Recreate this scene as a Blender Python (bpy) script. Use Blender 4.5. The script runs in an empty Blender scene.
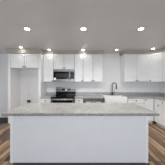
import bpy, bmesh, math, random
from mathutils import Vector, Matrix
PI = math.pi
random.seed(4)
SC = bpy.context.scene
COL = SC.collection

# ------------------------------------------------ camera, world, light, exposure
cam_d = bpy.data.cameras.new('camera')
cam = bpy.data.objects.new('camera', cam_d); COL.objects.link(cam)
cam.location = (0, 0, 1.40); cam.rotation_euler = (PI/2, 0, 0)
cam_d.sensor_width = 36; cam_d.lens = 24.0; cam_d.clip_start = 0.05
SC.camera = cam
W = bpy.data.worlds.new('world'); SC.world = W; W.use_nodes = True
W.node_tree.nodes['Background'].inputs[0].default_value = (0.75, 0.86, 1.0, 1)
W.node_tree.nodes['Background'].inputs[1].default_value = 1.0
SC.view_settings.view_transform = 'Standard'
SC.view_settings.look = 'None'
SC.view_settings.gamma = 1
SC.view_settings.use_curve_mapping = False
SC.view_settings.exposure = 0.25

DAY_FRONT, DAY_LEFT, CAN_NEAR, CAN_FAR, CAN_SPREAD = 82.0, 14.0, 14.0, 0.6, 156
def area(name, loc, rot, sx, sy, e, col, shape='RECTANGLE', spread=180):
    l = bpy.data.lights.new(name, 'AREA'); l.shape = shape; l.size = sx; l.size_y = sy
    l.energy = e; l.color = col; l.spread = math.radians(spread)
    o = bpy.data.objects.new(name, l); o.location = loc; o.rotation_euler = rot; COL.objects.link(o)
    return o
# daylight coming in through the window behind the camera and the one on the left
area('daylight_behind', (0.3, -2.95, 1.35), (PI/2, 0, 0), 4.0, 2.0, DAY_FRONT, (0.86, 0.93, 1.0))
area('daylight_left', (-3.95, 1.6, 1.35), (PI/2, 0, -PI/2), 1.7, 1.9, DAY_LEFT, (0.95, 0.97, 1.0))

CEIL = 2.55; WY = 4.40; WX = 3.05; LX = -3.9; FY = -2.9

# ------------------------------------------------ materials
def mat(name, col, rough=0.5, metal=0.0, spec=0.5, emit=None, es=0):
    m = bpy.data.materials.new(name); m.use_nodes = True
    b = m.node_tree.nodes['Principled BSDF']
    b.inputs['Base Color'].default_value = (*col, 1)
    b.inputs['Roughness'].default_value = rough
    b.inputs['Metallic'].default_value = metal
    b.inputs['Specular IOR Level'].default_value = spec
    if emit:
        b.inputs['Emission Color'].default_value = (*emit, 1); b.inputs['Emission Strength'].default_value = es
    return m
def noise_mat(name, stops, scale, rough, metal=0, stretch=(1, 1, 1), bump=0.0, detail=6, spec=0.5, dist=0.0):
    m = mat(name, stops[0][1], rough, metal, spec); nt = m.node_tree; N = nt.nodes; L = nt.links
    b = N['Principled BSDF']
    tc = N.new('ShaderNodeTexCoord'); mp = N.new('ShaderNodeMapping'); mp.inputs['Scale'].default_value = stretch
    L.new(tc.outputs['Object'], mp.inputs[0])
    n = N.new('ShaderNodeTexNoise'); n.inputs['Scale'].default_value = scale; n.inputs['Detail'].default_value = detail
    n.inputs['Distortion'].default_value = dist
    L.new(mp.outputs[0], n.inputs['Vector'])
    r = N.new('ShaderNodeValToRGB'); r.color_ramp.elements.remove(r.color_ramp.elements[0])
    e = r.color_ramp.elements[0]; e.position = stops[0][0]; e.color = (*stops[0][1], 1)
    for p, c in stops[1:]:
        e = r.color_ramp.elements.new(p); e.color = (*c, 1)
    L.new(n.outputs['Fac'], r.inputs[0]); L.new(r.outputs[0], b.inputs['Base Color'])
    if bump:
        bp = N.new('ShaderNodeBump'); bp.inputs['Strength'].default_value = bump; bp.inputs['Distance'].default_value = 0.002
        L.new(n.outputs['Fac'], bp.inputs['Height']); L.new(bp.outputs[0], b.inputs['Normal'])
    return m
def granite(name, c_dark, c_mid, c_light, rough):
    m = noise_mat(name, [(0.30, c_dark), (0.41, c_mid), (0.60, c_light)], 48, rough, detail=6, dist=0.2)
    nt = m.node_tree; N = nt.nodes; L = nt.links; b = N['Principled BSDF']
    ramp = [n for n in N if n.type == 'VALTORGB'][0]; mp = [n for n in N if n.type == 'MAPPING'][0]
    n2 = N.new('ShaderNodeTexNoise'); n2.inputs['Scale'].default_value = 2.6; n2.inputs['Detail'].default_value = 5
    n2.inputs['Distortion'].default_value = 1.6
    L.new(mp.outputs[0], n2.inputs['Vector'])
    r2 = N.new('ShaderNodeValToRGB'); r2.color_ramp.elements[0].position = 0.36; r2.color_ramp.elements[0].color = (0.86, 0.86, 0.87, 1)
    r2.color_ramp.elements[1].position = 0.55; r2.color_ramp.elements[1].color = (1, 1, 1, 1)
    L.new(n2.outputs['Fac'], r2.inputs[0])
    mx = N.new('ShaderNodeMix'); mx.data_type = 'RGBA'; mx.blend_type = 'MULTIPLY'; mx.inputs[0].default_value = 1
    L.new(ramp.outputs[0], mx.inputs[6]); L.new(r2.outputs[0], mx.inputs[7]); L.new(mx.outputs[2], b.inputs['Base Color'])
    return m
def floor_mat():
    m = mat('wood_plank_floor', (0.3, 0.2, 0.13), 0.38, 0, 0.4); nt = m.node_tree; N = nt.nodes; L = nt.links
    b = N['Principled BSDF']
    tc = N.new('ShaderNodeTexCoord'); mp = N.new('ShaderNodeMapping'); mp.inputs['Rotation'].default_value = (0, 0, PI/2); mp.inputs['Location'].default_value = (0.45, 0.04, 0)
    L.new(tc.outputs['Object'], mp.inputs[0])
    br = N.new('ShaderNodeTexBrick'); br.offset = 0.37; br.inputs['Scale'].default_value = 1
    br.inputs['Brick Width'].default_value = 1.1; br.inputs['Row Height'].default_value = 0.085
    br.inputs['Mortar Size'].default_value = 0.0025; br.inputs['Bias'].default_value = 0.0
    br.inputs['Color1'].default_value = (0, 0, 0, 1); br.inputs['Color2'].default_value = (1, 1, 1, 1)
    br.inputs['Mortar'].default_value = (0.0, 0.0, 0.0, 1)
    L.new(mp.outputs[0], br.inputs['Vector'])
    mp2 = N.new('ShaderNodeMapping'); mp2.inputs['Scale'].default_value = (16, 1.0, 1)
    L.new(tc.outputs['Object'], mp2.inputs[0])
    n = N.new('ShaderNodeTexNoise'); n.inputs['Scale'].default_value = 2.2; n.inputs['Detail'].default_value = 8; n.inputs['Distortion'].default_value = 0.5
    L.new(mp2.outputs[0], n.inputs['Vector'])
    mx = N.new('ShaderNodeMix'); mx.data_type = 'FLOAT'; mx.inputs[0].default_value = 0.64
    L.new(br.outputs['Color'], mx.inputs[2]); L.new(n.outputs['Fac'], mx.inputs[3])
    r = N.new('ShaderNodeValToRGB'); E = r.color_ramp.elements
    E[0].position = 0.28; E[0].color = (0.04, 0.022, 0.013, 1)
    E[1].position = 0.70; E[1].color = (0.58, 0.39, 0.24, 1)
    e = E.new(0.40); e.color = (0.13, 0.075, 0.044, 1)
    e = E.new(0.58); e.color = (0.34, 0.205, 0.118, 1)
    L.new(mx.outputs[0], r.inputs[0]); L.new(r.outputs[0], b.inputs['Base Color'])
    return m

M = {}
M['wall'] = noise_mat('painted_wall', [(0.3, (0.86, 0.86, 0.855)), (0.7, (0.88, 0.88, 0.875))], 30, 0.6, bump=0.1)
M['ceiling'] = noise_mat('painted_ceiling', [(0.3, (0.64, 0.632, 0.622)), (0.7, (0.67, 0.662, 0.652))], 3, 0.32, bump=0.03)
M['floor'] = floor_mat()
M['cab'] = noise_mat('white_cabinet_paint', [(0.3, (0.84, 0.84, 0.84)), (0.7, (0.87, 0.87, 0.87))], 8, 0.35)
M['island'] = noise_mat('pale_grey_cabinet_paint', [(0.3, (0.74, 0.76, 0.79)), (0.7, (0.77, 0.79, 0.82))], 5, 0.4)
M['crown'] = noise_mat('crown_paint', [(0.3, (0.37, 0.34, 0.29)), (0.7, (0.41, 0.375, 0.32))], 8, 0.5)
M['dark_toe'] = noise_mat('charcoal_toe_board', [(0.3, (0.05, 0.05, 0.06)), (0.7, (0.08, 0.08, 0.09))], 12, 0.6)
M['gap'] = mat('door_seam_shade', (0.30, 0.29, 0.28), 0.8)  # grey that paints shadow into the seams between door fronts
M['steel'] = noise_mat('brushed_steel', [(0.3, (0.20, 0.197, 0.193)), (0.7, (0.28, 0.276, 0.27))], 6, 0.32, 1.0, stretch=(1, 1, 40))
M['steel_dk'] = noise_mat('dark_steel', [(0.3, (0.22, 0.22, 0.23)), (0.7, (0.28, 0.28, 0.29))], 6, 0.3, 1.0, stretch=(1, 1, 40))
M['black_glass'] = mat('black_glass', (0.006, 0.007, 0.009), 0.06, 0, 0.2)
M['bright_steel'] = noise_mat('polished_steel_bar', [(0.3, (0.72, 0.72, 0.71)), (0.7, (0.8, 0.8, 0.79))], 6, 0.25, 1.0)
M['black'] = noise_mat('matte_black_metal', [(0.3, (0.025, 0.025, 0.027)), (0.7, (0.04, 0.04, 0.042))], 20, 0.4, 0.6)
M['knob'] = noise_mat('dark_bronze', [(0.3, (0.05, 0.045, 0.04)), (0.7, (0.08, 0.07, 0.06))], 20, 0.35, 0.7)
M['screen'] = noise_mat('microwave_window_mesh', [(0.3, (0.03, 0.03, 0.032)), (0.7, (0.05, 0.05, 0.053))], 200, 0.2, spec=0.2)
M['porcelain'] = noise_mat('white_fireclay', [(0.3, (0.91, 0.91, 0.925)), (0.7, (0.93, 0.93, 0.945))], 4, 0.15)
M['granite'] = granite('grey_granite', (0.12, 0.12, 0.123), (0.34, 0.34, 0.345), (0.54, 0.54, 0.535), 0.10)
M['granite_isl'] = granite('pale_granite', (0.11, 0.108, 0.104), (0.31, 0.306, 0.296), (0.39, 0.384, 0.370), 0.10)
M['plastic'] = mat('white_plastic', (0.85, 0.85, 0.84), 0.35)
M['slot'] = mat('dark_slot', (0.05, 0.05, 0.05), 0.6)
M['paper'] = mat('white_paper_tag', (0.9, 0.9, 0.88), 0.7)
M['mat'] = noise_mat('charcoal_mat_pile', [(0.3, (0.030, 0.030, 0.036)), (0.7, (0.06, 0.06, 0.07))], 120, 0.95, bump=0.8)
M['lens'] = mat('lit_lens', (1, 1, 1), 0.5, emit=(1.0, 0.96, 0.9), es=10)
M['trimring'] = mat('white_trim_ring', (0.85, 0.85, 0.84), 0.4)
M['digits'] = mat('dim_blue_digits', (0.04, 0.09, 0.10), 0.3, emit=(0.3, 0.8, 0.9), es=0.03)
M['glass'] = mat('window_glass', (1, 1, 1), 0.0); M['glass'].node_tree.nodes['Principled BSDF'].inputs['Transmission Weight'].default_value = 1
M['glass'].node_tree.nodes['Principled BSDF'].inputs['IOR'].default_value = 1.02

# ------------------------------------------------ helpers
def obj(name, bm, m, parent=None, smooth=False, bevel=0):
    bmesh.ops.recalc_face_normals(bm, faces=bm.faces)
    me = bpy.data.meshes.new(name); bm.to_mesh(me); bm.free()
    if m: me.materials.append(m)
    o = bpy.data.objects.new(name, me); COL.objects.link(o)
    if parent: o.parent = parent
    if smooth:
        for p in me.polygons: p.use_smooth = True
    if bevel:
        md = o.modifiers.new('bevel', 'BEVEL'); md.width = bevel; md.segments = 2; md.limit_method = 'ANGLE'; md.angle_limit = math.radians(40)
    return o
def bx(bm, x0, x1, y0, y1, z0, z1):
    v = [bm.verts.new(p) for p in ((x0,y0,z0),(x1,y0,z0),(x1,y1,z0),(x0,y1,z0),(x0,y0,z1),(x1,y0,z1),(x1,y1,z1),(x0,y1,z1))]
    for f in ((0,3,2,1),(4,5,6,7),(0,1,5,4),(1,2,6,5),(2,3,7,6),(3,0,4,7)): bm.faces.new([v[i] for i in f])
def box(*a):
    bm = bmesh.new(); bx(bm, *a); return bm
def boxes(*bs):
    bm = bmesh.new()
    for b in bs: bx(bm, *b)
    return bm
def lathe(prof, loc=(0,0,0), axis='Z', n=20, bm=None):
    bm = bm or bmesh.new(); rings = []
    for r, h in prof:
        ring = []
        for k in range(n):
            a = 2*PI*k/n; p = Vector((r*math.cos(a), r*math.sin(a), h))
            if axis == 'Y': p = Vector((p.x, -p.z, p.y))     # +h points toward -Y
            ring.append(bm.verts.new(p + Vector(loc)))
        rings.append(ring)
    for a, b in zip(rings, rings[1:]):
        for k in range(n): bm.faces.new((a[k], a[(k+1) % n], b[(k+1) % n], b[k]))
    bm.faces.new(rings[0][::-1]); bm.faces.new(rings[-1])
    return bm
def tube(pts, r, n=12, bm=None):
    bm = bm or bmesh.new(); pts = [Vector(p) for p in pts]; rings = []; up = None
    for i, p in enumerate(pts):
        d = (pts[min(i+1, len(pts)-1)] - pts[max(i-1, 0)]).normalized()
        if up is None: up = d.orthogonal().normalized()
        up = (up - d*up.dot(d)).normalized(); s = d.cross(up)
        rr = r[i] if isinstance(r, (list, tuple)) else r
        rings.append([bm.verts.new(p + rr*(math.cos(2*PI*k/n)*up + math.sin(2*PI*k/n)*s)) for k in range(n)])
    for a, b in zip(rings, rings[1:]):
        for k in range(n): bm.faces.new((a[k], a[(k+1) % n], b[(k+1) % n], b[k]))
    bm.faces.new(rings[0][::-1]); bm.faces.new(rings[-1])
    return bm
def prism(poly, z0, z1):
    bm = bmesh.new(); a = [bm.verts.new((x, y, z0)) for x, y in poly]; b = [bm.verts.new((x, y, z1)) for x, y in poly]
    n = len(poly); bm.faces.new(a[::-1]); bm.faces.new(b)
    for k in range(n): bm.faces.new((a[k], a[(k+1) % n], b[(k+1) % n], b[k]))
    return bm
def shaker(w, h, x0, z0, y=0.0, t=0.020, rail=0.058, rec=0.014):
    """door or drawer front: outer slab with a recessed flat panel, facing -Y; back at y"""
    bm = bmesh.new(); x1 = x0+w; z1 = z0+h; f = y-t
    rail = min(rail, h*0.30, w*0.3)
    o = [(x0,z0),(x1,z0),(x1,z1),(x0,z1)]
    i = [(x0+rail,z0+rail),(x1-rail,z0+rail),(x1-rail,z1-rail),(x0+rail,z1-rail)]
    j = [(x0+rail+.006,z0+rail+.006),(x1-rail-.006,z0+rail+.006),(x1-rail-.006,z1-rail-.006),(x0+rail+.006,z1-rail-.006)]
    R = []
    for pts, yy in ((o, y), (o, f), (i, f), (j, f+rec)):
        R.append([bm.verts.new((px, yy, pz)) for px, pz in pts])
    for a, b in zip(R, R[1:]):
        for k in range(4): bm.faces.new((a[k], a[(k+1)%4], b[(k+1)%4], b[k]))
    bm.faces.new(R[0][::-1]); bm.faces.new(R[-1])
    return bm
def knob(x, z, y, parent):
    return obj('knob', lathe([(0.006,0),(0.005,0.014),(0.011,0.018),(0.020,0.024),(0.019,0.030),(0.009,0.034)], (x, y, z), 'Y', 14), M['knob'], parent, True)
def setp(o, label=None, cat=None, group=None, kind=None):
    if label: o['label'] = label
    if cat: o['category'] = cat
    if group: o['group'] = group
    if kind: o['kind'] = kind
    return o
def thing(name, label, cat, loc=(0,0,0), rz=0, group=None):
    o = bpy.data.objects.new(name, None); COL.objects.link(o); o.location = loc; o.rotation_euler = (0,0,rz)
    o.empty_display_size = 0.1
    return setp(o, label, cat, group)
def struct(name, bm, m, **k):
    return setp(obj(name, bm, m, **k), kind='structure')

# ------------------------------------------------ room shell
struct('floor', box(LX-.1, WX+.1, FY-.1, WY+.1, -0.1, 0), M['floor'])
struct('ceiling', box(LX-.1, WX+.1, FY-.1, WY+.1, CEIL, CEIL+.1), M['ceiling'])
struct('wall_back', box(LX-.1, WX+.1, WY, WY+.1, 0, CEIL), M['wall'])
struct('wall_right', box(WX, WX+.1, FY, WY, 0, CEIL), M['wall'])
# wall behind the camera and left wall, both with a window opening
struct('wall_front', boxes((LX-.1, -1.7, FY-.1, FY, 0, CEIL), (2.3, WX+.1, FY-.1, FY, 0, CEIL),
        (-1.7, 2.3, FY-.1, FY, 0, 0.3), (-1.7, 2.3, FY-.1, FY, 2.35, CEIL)), M['wall'])
struct('wall_left', boxes((LX-.1, LX, FY, 0.7, 0, CEIL), (LX-.1, LX, 2.5, WY, 0, CEIL),
        (LX-.1, LX, 0.7, 2.5, 0, 0.35), (LX-.1, LX, 0.7, 2.5, 2.35, CEIL)), M['wall'])
w1 = struct('window_1', boxes((-1.7,-1.64,FY-.08,FY-.02,.3,2.35),(2.24,2.3,FY-.08,FY-.02,.3,2.35),(-1.64,2.24,FY-.08,FY-.02,.3,.36),
        (-1.64,2.24,FY-.08,FY-.02,2.29,2.35),(0.27,0.33,FY-.08,FY-.02,.36,2.29)), M['plastic'])
w2 = struct('window_2', boxes((LX-.08,LX-.02,.7,.76,.35,2.35),(LX-.08,LX-.02,2.44,2.5,.35,2.35),(LX-.08,LX-.02,.76,2.44,.35,.41),
        (LX-.08,LX-.02,.76,2.44,2.29,2.35),(LX-.08,LX-.02,1.57,1.63,.41,2.29)), M['plastic'])
# baseboards
struct('baseboard_back', box(LX, -2.545, WY-.014, WY, 0, 0.10), M['cab'], bevel=.003)
struct('baseboard_left', box(LX, LX+.014, FY, WY-.014, 0, 0.10), M['cab'], bevel=.003)

# ------------------------------------------------ crown mouldings that close the gap over the cabinets
UT, UB, UY = 2.433, 1.425, 4.02           # wall cabinet top, bottom, face
def crown(name, path, z0, z1, back):
    """moulding sloping outwards along a polyline (outward = right-hand side of travel)"""
    P = [Vector((x, y)) for x, y in path]; bm = bmesh.new(); n = len(P); offs = []
    prof = [(0.0, z0), (0.012, z0), (0.016, z0+(z1-z0)*.25), (0.045, z0+(z1-z0)*.8), (0.048, z1), (-back, z1), (-back, z0)]
    def nrm(a, b): d = (b-a).normalized(); return Vector((d.y, -d.x))
    for i in range(n):
        if i == 0: m_ = nrm(P[0], P[1])
        elif i == n-1: m_ = nrm(P[-2], P[-1])
        else:
            a, b = nrm(P[i-1], P[i]), nrm(P[i], P[i+1]); m_ = (a+b).normalized(); m_ = m_/m_.dot(a)
        offs.append([bm.verts.new((P[i].x+m_.x*o, P[i].y+m_.y*o, z)) for o, z in prof])
    k = len(prof)
    for a, b in zip(offs, offs[1:]):
        for j in range(k): bm.faces.new((a[j], a[(j+1)%k], b[(j+1)%k], b[j]))
    bm.faces.new(offs[0][::-1]); bm.faces.new(offs[-1])
    return struct(name, bm, M['crown'])
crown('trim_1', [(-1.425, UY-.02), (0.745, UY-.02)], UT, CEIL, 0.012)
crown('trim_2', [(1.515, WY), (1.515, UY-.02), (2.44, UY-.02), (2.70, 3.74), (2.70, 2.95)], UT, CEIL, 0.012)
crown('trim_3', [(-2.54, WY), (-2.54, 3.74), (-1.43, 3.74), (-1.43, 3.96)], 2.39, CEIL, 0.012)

# ------------------------------------------------ wall cabinets
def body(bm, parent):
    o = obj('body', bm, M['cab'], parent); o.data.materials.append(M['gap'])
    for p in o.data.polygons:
        if p.normal.y < -.9: p.material_index = 1      # body front painted dark, so door seams look shaded
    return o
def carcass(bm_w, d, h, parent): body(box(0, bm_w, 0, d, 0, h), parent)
def wall_cabinet(label, x0, x1, zb, zt, splits, knobs, group=None, loc=None, rz=0, d=None, y=UY, name='wall_cabinet'):
    w = x1-x0; h = zt-zb; d = d or WY-y-.002
    t = thing(name, label, 'cabinet', loc or (x0, y, zb), rz, group)
    carcass(w, d, h, t)
    xs = [0.0]+splits+[w]
    for a, b, k in zip(xs, xs[1:], knobs):
        dr = obj('door', shaker(b-a-.013, h-.010, a+.0065, .004, -0.001), M['cab'], t)
        if k: knob(a+.034 if k == 'L' else b-.034, .040, -.0205, dr)
    return t
wall_cabinet('tall white wall cabinet squeezed between the fridge alcove and the microwave', -1.425, -1.062, UB, UT, [], ['R'])
wall_cabinet('short white two-door cabinet directly above the microwave', -1.06, -.292, 1.88, UT, [.384], ['R', 'L'])
wall_cabinet('narrow white one-door wall cabinet just right of the microwave', -.29, .018, UB, UT, [], ['R'])
wall_cabinet('white two-door wall cabinet above the dishwasher, left of the bare wall', .02, .745, UB, UT, [.3625], ['R', 'L'])
wall_cabinet('white two-door wall cabinet right of the faucet, beside the corner cabinet', 1.515, 2.438, UB, UT, [.4615], ['R', 'L'])
# diagonal corner cabinet
a, b = Vector((2.44, UY)), Vector((2.72, 3.74)); L_ = (b-a).length
t = thing('corner_wall_cabinet', 'white wall cabinet set diagonally across the right-hand corner', 'cabinet', (a.x, a.y, UB), -PI/4)
def loc2(x, y):
    v = Matrix.Rotation(PI/4, 2) @ (Vector((x, y))-a); return (v.x, v.y)
obj('body', prism([loc2(2.44, UY), loc2(2.72, 3.74), loc2(WX-.002, 3.74), loc2(WX-.002, WY-.002), loc2(2.44, WY-.002)], 0, UT-UB), M['cab'], t)
d_ = obj('door', shaker(L_-.02, UT-UB-.008, .010, .004, -.001), M['cab'], t); knob(.045, .040, -.0205, d_)
# run on right wall, faces -X
wall_cabinet('white wall cabinet on the right wall at the photo edge, nearest the camera', 0, .78, UB, UT, [.39], ['R', 'L'], loc=(2.72, 3.738, UB), rz=-PI/2, d=WX-2.72-.002)

# ------------------------------------------------ fridge surround + cabinet over it
FYF = 3.75
t = thing('fridge_surround', 'two tall white panels framing the empty fridge alcove at left', 'cabinet panels', (-1.985, FYF, 0))
obj('side_panel', box(-.555, -.480, 0, WY-FYF-.002, 0, 2.388), M['cab'], t, bevel=.002)
obj('side_panel', box(.485, .555, 0, WY-FYF-.002, 0, 2.388), M['cab'], t, bevel=.002)
wall_cabinet('wide white two-door cabinet over the empty fridge alcove', -2.463, -1.502, 1.90, 2.388, [.4805], ['R', 'L'], y=FYF+.022, name='fridge_top_cabinet')
t = thing('water_supply_box', 'small dark valve box low on the fridge alcove wall', 'valve box', (-2.145, WY, .60))
obj('frame', boxes((-.07,.07,-.012,-.001,0,.015),(-.07,.07,-.012,-.001,.085,.10),(-.07,-.055,-.012,-.001,.015,.085),(.055,.07,-.012,-.001,.015,.085)), M['knob'], t)
obj('recess', box(-.055,.055,-.006,-.001,.015,.085), M['slot'], t)
obj('valve', lathe([(.014,0),(.014,.02),(.02,.022),(.02,.03)], (0,-.006,.05), 'Y', 12), M['steel'], t)

def outlet(x, z, label, y=WY, rz=0):
    t = thing('wall_outlet', label, 'outlet', (x, y, z), rz)
    obj('cover_plate', box(-.035, .035, -.006, -.0005, -.057, .057), M['plastic'], t, bevel=.002)
    for s in (-1, 1):
        obj('socket', boxes((-.010,-.007,-.0068,-.006,s*.024-.006,s*.024+.006),(.007,.010,-.0068,-.006,s*.024-.006,s*.024+.006)), M['slot'], t)
outlet(-2.12, .90, 'white outlet on the fridge alcove wall above the dark valve box')

# ------------------------------------------------ base cabinets
BY, BH, CT = 3.71, .866, .91
def base_cabinet(label, w, loc, rz, fronts, d=None, h=BH, name='base_cabinet'):
    """fronts: (kind, x0, x1, z0, z1, knob positions)"""
    d = d or WY-BY-.002
    t = thing(name, label, 'cabinet', loc, rz)
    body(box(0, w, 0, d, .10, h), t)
    obj('toe_kick', box(0.001, w-.001, .06, d-.01, 0, .0995), M['island'], t)
    for kind, x0, x1, z0, z1, ks in fronts:
        dr = obj(kind, shaker(x1-x0-.008, z1-z0-.006, x0+.004, z0, -.001), M['cab'], t)
        for kx, kz in ks: knob(kx, kz, -.0205, dr)
    return t
def drawer_door(w, hinge='L'):
    kx = w-.04 if hinge == 'L' else .04
    return [('drawer', .003, w-.003, .708, .862, [(w/2, .785)]), ('door', .003, w-.003, .104, .703, [(kx, .67)])]
w = -1.054+1.42
base_cabinet('narrow white base cabinet between the fridge alcove and the range', w, (-1.42, BY, 0), 0, drawer_door(w))
w = .288
base_cabinet('narrow white base cabinet between the range and the dishwasher', w, (-.262, BY, 0), 0, drawer_door(w))
base_cabinet('white sink base cabinet under the apron-front sink', .812, (.708, BY, 0), 0,
    [('door', .003, .404, .104, .640, [(.37, .60)]), ('door', .408, .809, .104, .640, [(.44, .60)])], h=.645, name='sink_base_cabinet')
w = .545
base_cabinet('white drawer-and-door base cabinet just right of the sink', w, (1.522, BY, 0), 0, drawer_door(w, 'R'))
w = .330
base_cabinet('white full-door base cabinet in the inner corner under the right counter', w, (2.070, BY, 0), 0, [('door', .003, w-.012, .104, .862, [(.045, .825)])])
# right run (faces -X); corner filler then cabinets
RX = 2.43
t = thing('corner_filler_cabinet', 'narrow white filler cabinet in the corner of the right counter run', 'cabinet', (RX, BY-.001, 0), -PI/2)
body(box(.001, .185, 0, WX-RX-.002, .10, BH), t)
obj('toe_kick', box(.001, .185, .06, WX-RX-.01, 0, .0995), M['island'], t)
obj('panel', shaker(.178, BH-.108, .004, .104, -.001), M['cab'], t)
base_cabinet('white base cabinet along the right wall with knobbed drawer at photo edge', .46, (RX, BY-.188, 0), -PI/2, drawer_door(.46, 'R'), d=WX-RX-.002)
base_cabinet('white base cabinet on the right wall nearest the camera', .55, (RX, BY-.65, 0), -PI/2, drawer_door(.55), d=WX-RX-.002)

# ------------------------------------------------ counters
def slab(name, xs, ys, keep, z0, z1, m, parent=None):
    bm = bmesh.new(); V = {}
    def v(i, j, k):
        if (i, j, k) not in V: V[(i, j, k)] = bm.verts.new((xs[i], ys[j], (z0, z1)[k]))
        return V[(i, j, k)]
    for (i, j) in keep:
        bm.faces.new((v(i,j,1), v(i+1,j,1), v(i+1,j+1,1), v(i,j+1,1)))
        bm.faces.new((v(i,j,0), v(i,j+1,0), v(i+1,j+1,0), v(i+1,j,0)))
        for (di, dj, e) in ((0,-1,((i,j),(i+1,j))),(1,0,((i+1,j),(i+1,j+1))),(0,1,((i+1,j+1),(i,j+1))),(-1,0,((i,j+1),(i,j)))):
            if (i+di, j+dj) not in keep:
                (a, b), (c, d) = e; bm.faces.new((v(a,b,0), v(c,d,0), v(c,d,1), v(a,b,1)))
    return obj(name, bm, m, parent, bevel=.003)
CF = 3.685
t = thing('kitchen_counter', 'grey granite L-shaped worktop running from the range to the right wall', 'countertop')
slab('countertop', [-.262, .735, 1.495, RX-.03, WX-.002], [2.52, CF, 4.16, WY-.002],
     {(0,1),(0,2),(1,2),(2,1),(2,2),(3,0),(3,1),(3,2)}, 0.867, CT, M['granite'], t)
obj('backsplash', boxes((-.262, WX-.002, WY-.022, WY-.002, CT+.0005, CT+.10), (WX-.022, WX-.002, 2.52, WY-.0225, CT+.0005, CT+.10)), M['granite'], t)
t = thing('side_counter', 'short grey granite worktop between the fridge alcove and the range', 'countertop')
obj('countertop', box(-1.422, -1.056, CF, WY-.002, 0.867, CT), M['granite'], t, bevel=.003)
obj('backsplash', box(-1.422, -1.056, WY-.022, WY-.002, CT+.0005, CT+.10), M['granite'], t)

# ------------------------------------------------ apron sink
t = thing('apron_sink', 'white farmhouse sink with a deep apron front under the black faucet', 'sink', (1.115, 3.65, .65))
sw, sd = .375, .50
bm = boxes((-sw, sw, 0, .03, 0, .262), (-sw, sw, sd-.02, sd, 0, .262), (-sw, -sw+.02, .03, sd-.02, 0, .262), (sw-.02, sw, .03, sd-.02, 0, .262), (-sw+.02, sw-.02, .03, sd-.02, 0, .02))
obj('basin', bm, M['porcelain'], t, bevel=.006)
obj('drain', lathe([(.045,0),(.045,.003),(.03,.001)], (0, .27, .0205), 'Z', 24), M['steel'], t)

# ------------------------------------------------ faucet
t = thing('kitchen_faucet', 'matte black gooseneck pull-down faucet standing behind the white sink', 'faucet', (1.135, 4.21, CT+.001))
obj('deck_plate', box(-.14,.09,-.032,.032,0,.012), M['black'], t, bevel=.003)
obj('base', lathe([(.034,.0125),(.034,.020),(.030,.026),(.028,.10),(.018,.11)], n=24), M['black'], t, True)
pts = [(0,0,.10),(0,0,.2),(0,0,.395)]
R_ = .078; ca, sa = math.cos(math.radians(-25)), math.sin(math.radians(-25))
for k in range(1, 13):
    a_ = PI*k/12; q = R_-R_*math.cos(a_); pts.append((q*ca, q*sa, 0.395+R_*math.sin(a_)))
pts.append((2*R_*ca, 2*R_*sa, .345))
obj('spout', tube(pts, .0165), M['black'], t, True)
obj('spray_head', tube([(2*R_*ca, 2*R_*sa, .350), (2*R_*ca, 2*R_*sa, .335), (2*R_*ca, 2*R_*sa, .26), (2*R_*ca, 2*R_*sa, .235)], [.017,.022,.023,.020]), M['black'], t, True)
obj('handle', tube([(.015,0,.07),(.045,-.01,.078),(.065,-.02,.10),(.088,-.03,.15)], [.020,.019,.012,.011]), M['black'], t, True)

# ------------------------------------------------ dishwasher
t = thing('dishwasher', 'stainless steel dishwasher set left of the apron sink', 'dishwasher', (.366, BY, 0))
obj('body', box(-.336, .338, .002, .60, .10, .864), M['steel_dk'], t)
obj('toe_kick', box(-.335, .337, .07, .60, 0, .0995), M['black'], t)
obj('door', box(-.334, .336, -.024, .001, .105, .795), M['steel'], t, bevel=.004)
obj('control_panel', box(-.334, .336, -.028, .001, .799, .862), M['steel_dk'], t, bevel=.004)
bm = tube([(-.28,-.070,.765),(.28,-.070,.765)], .011); tube([(-.26,-.07,.765),(-.26,-.02,.765)], .008, bm=bm); tube([(.26,-.07,.765),(.26,-.02,.765)], .008, bm=bm)
obj('handle', bm, M['bright_steel'], t, True)
obj('care_tag', box(-.24, -.10, -.0255, -.0242, .66, .74), M['paper'], t)
obj('care_tag', box(.10, .27, -.0255, -.0242, .66, .74), M['paper'], t)

# ------------------------------------------------ range
rw = .390
t = thing('kitchen_range', 'stainless and black glass electric range below the microwave', 'range', (-.66, 3.64, 0))
D = WY-3.64-.004
obj('body', box(-rw, rw, .03, D, .10, .875), M['black'], t)
obj('toe_kick', box(-rw+.01, rw-.01, .08, D, 0, .0995), M['black'], t)
obj('cooktop', box(-rw, rw, -.024, D-.075, .876, .922), M['black_glass'], t, bevel=.004)
for bx_, by_, r_ in ((-.19,.16,.105),(.19,.16,.085),(-.19,.44,.075),(.19,.44,.10)):
    bm = bmesh.new(); n = 32
    for ra, rb in ((r_, r_-.005), (r_*.6, r_*.6-.003)):
        A = [bm.verts.new((bx_+ra*math.cos(2*PI*k/n), by_+ra*math.sin(2*PI*k/n), .9226)) for k in range(n)]
        B = [bm.verts.new((bx_+rb*math.cos(2*PI*k/n), by_+rb*math.sin(2*PI*k/n), .9226)) for k in range(n)]
        for k in range(n): bm.faces.new((A[k], A[(k+1)%n], B[(k+1)%n], B[k]))
    obj('burner_ring', bm, M['slot'], t)
bg = obj('backguard', box(-rw, rw, D-.07, D, .925, 1.215), M['steel'], t, bevel=.006)
obj('lower_glass', box(-rw+.005, rw-.005, D-.074, D-.0705, .925, 1.045), M['black_glass'], bg)
obj('display', box(-.16, .20, D-.075, D-.0705, 1.085, 1.16), M['black_glass'], bg)
obj('clock', boxes((.045,.052,D-.0765,D-.0752,1.11,1.135),(.06,.074,D-.0765,D-.0752,1.131,1.135),(.06,.074,D-.0765,D-.0752,1.11,1.114),(.082,.096,D-.0765,D-.0752,1.12,1.124),(.104,.111,D-.0765,D-.0752,1.11,1.135)), M['digits'], bg)
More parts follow.
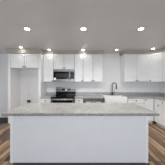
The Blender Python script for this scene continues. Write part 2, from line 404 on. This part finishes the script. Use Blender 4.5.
for kx in (-.32, -.235, .265, .335):
    obj('knob', lathe([(.026,0),(.026,.006),(.020,.008),(.018,.028)], (kx, D-.071, 1.12), 'Y', 18), M['black'], bg, True)
obj('energy_tag', lathe([(.035,0),(.035,.0015)], (.02, D-.0755, 1.115), 'Y', 20), M['paper'], bg)
od = obj('oven_door', boxes((-rw+.002, rw-.002, -.022, .029, .26, .34), (-rw+.002, rw-.002, -.022, .029, .81, .873), (-rw+.002, -rw+.06, -.022, .029, .34, .81), (rw-.06, rw-.002, -.022, .029, .34, .81)), M['steel'], t, bevel=.003)
obj('oven_window', box(-rw+.06, rw-.06, -.021, .028, .34, .81), M['black_glass'], od)
bm = tube([(-.35,-.065,.845),(.35,-.065,.845)], .013); tube([(-.32,-.065,.845),(-.32,-.02,.845)], .009, bm=bm); tube([(.32,-.065,.845),(.32,-.02,.845)], .009, bm=bm)
obj('handle', bm, M['bright_steel'], od, True)
obj('storage_drawer', box(-rw+.002, rw-.002, -.02, .029, .105, .255), M['steel'], t, bevel=.003)

# ------------------------------------------------ microwave
t = thing('microwave', 'stainless over-range microwave mounted under the short cabinet', 'microwave', (-.676, 3.975, 1.432))
mh = .446; mw = .382
obj('body', box(-mw, mw, .022, WY-3.975-.003, 0, mh), M['steel_dk'], t)
obj('top_vent', boxes((-mw, mw, 0, .021, mh-.045, mh), *[(-mw+.02, mw-.02, -.003, 0, mh-.038+q*.012, mh-.034+q*.012) for q in range(3)]), M['steel'], t)
dr = obj('door', boxes((-mw, .20, 0, .021, 0.002, .095), (-mw, .20, 0, .021, .365, mh-.047), (-mw, -mw+.012, 0, .021, .095, .365), (.188, .20, 0, .021, .095, .365)), M['steel'], t)
obj('window', box(-mw+.012, .188, .001, .020, .095, .365), M['black_glass'], dr)
obj('screen', box(-mw+.08, .12, -.001, .0005, .15, .29), M['screen'], dr)
bm = tube([(.225,-.045,.06),(.225,-.045,.39)], .013); tube([(.225,-.045,.08),(.225,.0,.08)], .009, bm=bm); tube([(.225,-.045,.37),(.225,.0,.37)], .009, bm=bm)
obj('handle', bm, M['bright_steel'], dr, True)
cp = obj('control_panel', boxes((.203, mw, 0, .021, .002, .095), (.203, mw, 0, .021, .365, mh-.047), (mw-.008, mw, 0, .021, .095, .365)), M['steel'], t)
obj('keypad', box(.204, mw-.008, -.001, .020, .095, .365), M['black_glass'], cp)
obj('display', box(.27, mw-.022, -.002, -.0012, .325, .35), M['digits'], cp)
obj('care_tag', box(-mw+.02, -mw+.10, -.003, -.0005, .055, .14), M['paper'], t)

# ------------------------------------------------ island
IX0, IX1 = -1.168, 1.062
t = thing('kitchen_island', 'wide pale grey panelled island in the middle of the floor', 'island', (0, 1.78, 0))
obj('body', box(IX0+.006, IX1-.006, .012, .80, .10, .869), M['island'], t)
obj('toe_kick', box(IX0+.012, IX1-.012, .05, .74, 0, .0995), M['dark_toe'], t)
for a_, b_ in ((IX0, IX0+.045), (IX1-.045, IX1)):
    obj('corner_post', box(a_, b_, -.006, .0115, .10, .869), M['cab'], t, bevel=.002)
obj('front_panel', box(IX0+.0455, IX1-.0455, 0, .0115, .102, .868), M['island'], t, bevel=.0012)
for s_, xx in ((-1, IX0), (1, IX1)):
    obj('end_panel', box(xx-(0 if s_ < 0 else .006), xx+(.006 if s_ < 0 else 0), .012, .80, .10, .869), M['island'], t)
for k in range(3):
    w_ = (IX1-IX0-.02)/3
    bm = shaker(w_-.006, .76, 0, 0, 0); bmesh.ops.rotate(bm, verts=bm.verts, matrix=Matrix.Rotation(PI, 3, 'Z')); bmesh.ops.translate(bm, verts=bm.verts, vec=(IX0+.01+(k+1)*w_-.003, .801, .108))
    obj('door', bm, M['cab'], t)
o = obj('island_countertop', box(-1.283, 1.216, 1.735, 2.655, .870, .912), M['granite_isl'], bevel=.004)
setp(o, 'long pale speckled granite slab lying on top of the island', 'countertop')

# ------------------------------------------------ dark mat beside the fridge alcove
bm = box(-3.55, -2.60, 3.76, 4.36, 0.0005, .012)
setp(obj('floor_mat', bm, M['mat'], bevel=.004), 'dark charcoal mat on the floor left of the fridge alcove', 'mat')

# ------------------------------------------------ recessed ceiling lights
def downlight(x, y, label, size=1.0):
    t = thing('recessed_light', label, 'ceiling light', (x, y, CEIL), 0, 'recessed lights in the ceiling'); t.scale = (size, size, 1)
    n = 28; bm = bmesh.new(); R = []
    for r, z in ((.062, -.0005), (.062, -.004), (.066, -.006), (.082, -.005), (.085, -.0005)):
        R.append([bm.verts.new((r*math.cos(2*PI*k/n), r*math.sin(2*PI*k/n), z)) for k in range(n)])
    R.append(R[0])
    for a, b in zip(R, R[1:]):
        for k in range(n): bm.faces.new((a[k], a[(k+1)%n], b[(k+1)%n], b[k]))
    obj('trim_ring', bm, M['trimring'], t, True)
    obj('lens', lathe([(.0615, -.0032), (.0615, -.0008)], n=24), M['lens'], t)
    l = area('light_source', (0, 0, -.012), (0, 0, 0), .12, .12, CAN_NEAR if size > .8 else CAN_FAR, (1.0, .96, .91), 'DISK', CAN_SPREAD); l.parent = t
downlight(-1.19, 2.36, 'lit recessed light in the left part of the nearer ceiling row', .85)
downlight(.02, 2.36, 'lit recessed light in the middle of the nearer ceiling row', .85)
downlight(1.255, 2.36, 'lit recessed light in the right part of the nearer ceiling row', .85)
downlight(-2.02, 3.60, 'lit recessed light in front of the fridge-top cabinet', .75)
downlight(-1.17, 3.86, 'lit recessed light in front of the cabinet left of the microwave', .75)
downlight(.02, 3.86, 'lit recessed light in front of the cabinets right of the microwave', .75)
downlight(1.20, 3.86, 'lit recessed light in front of the bare wall over the sink', .75)
downlight(2.40, 3.74, 'lit recessed light in front of the diagonal corner cabinet', .75)
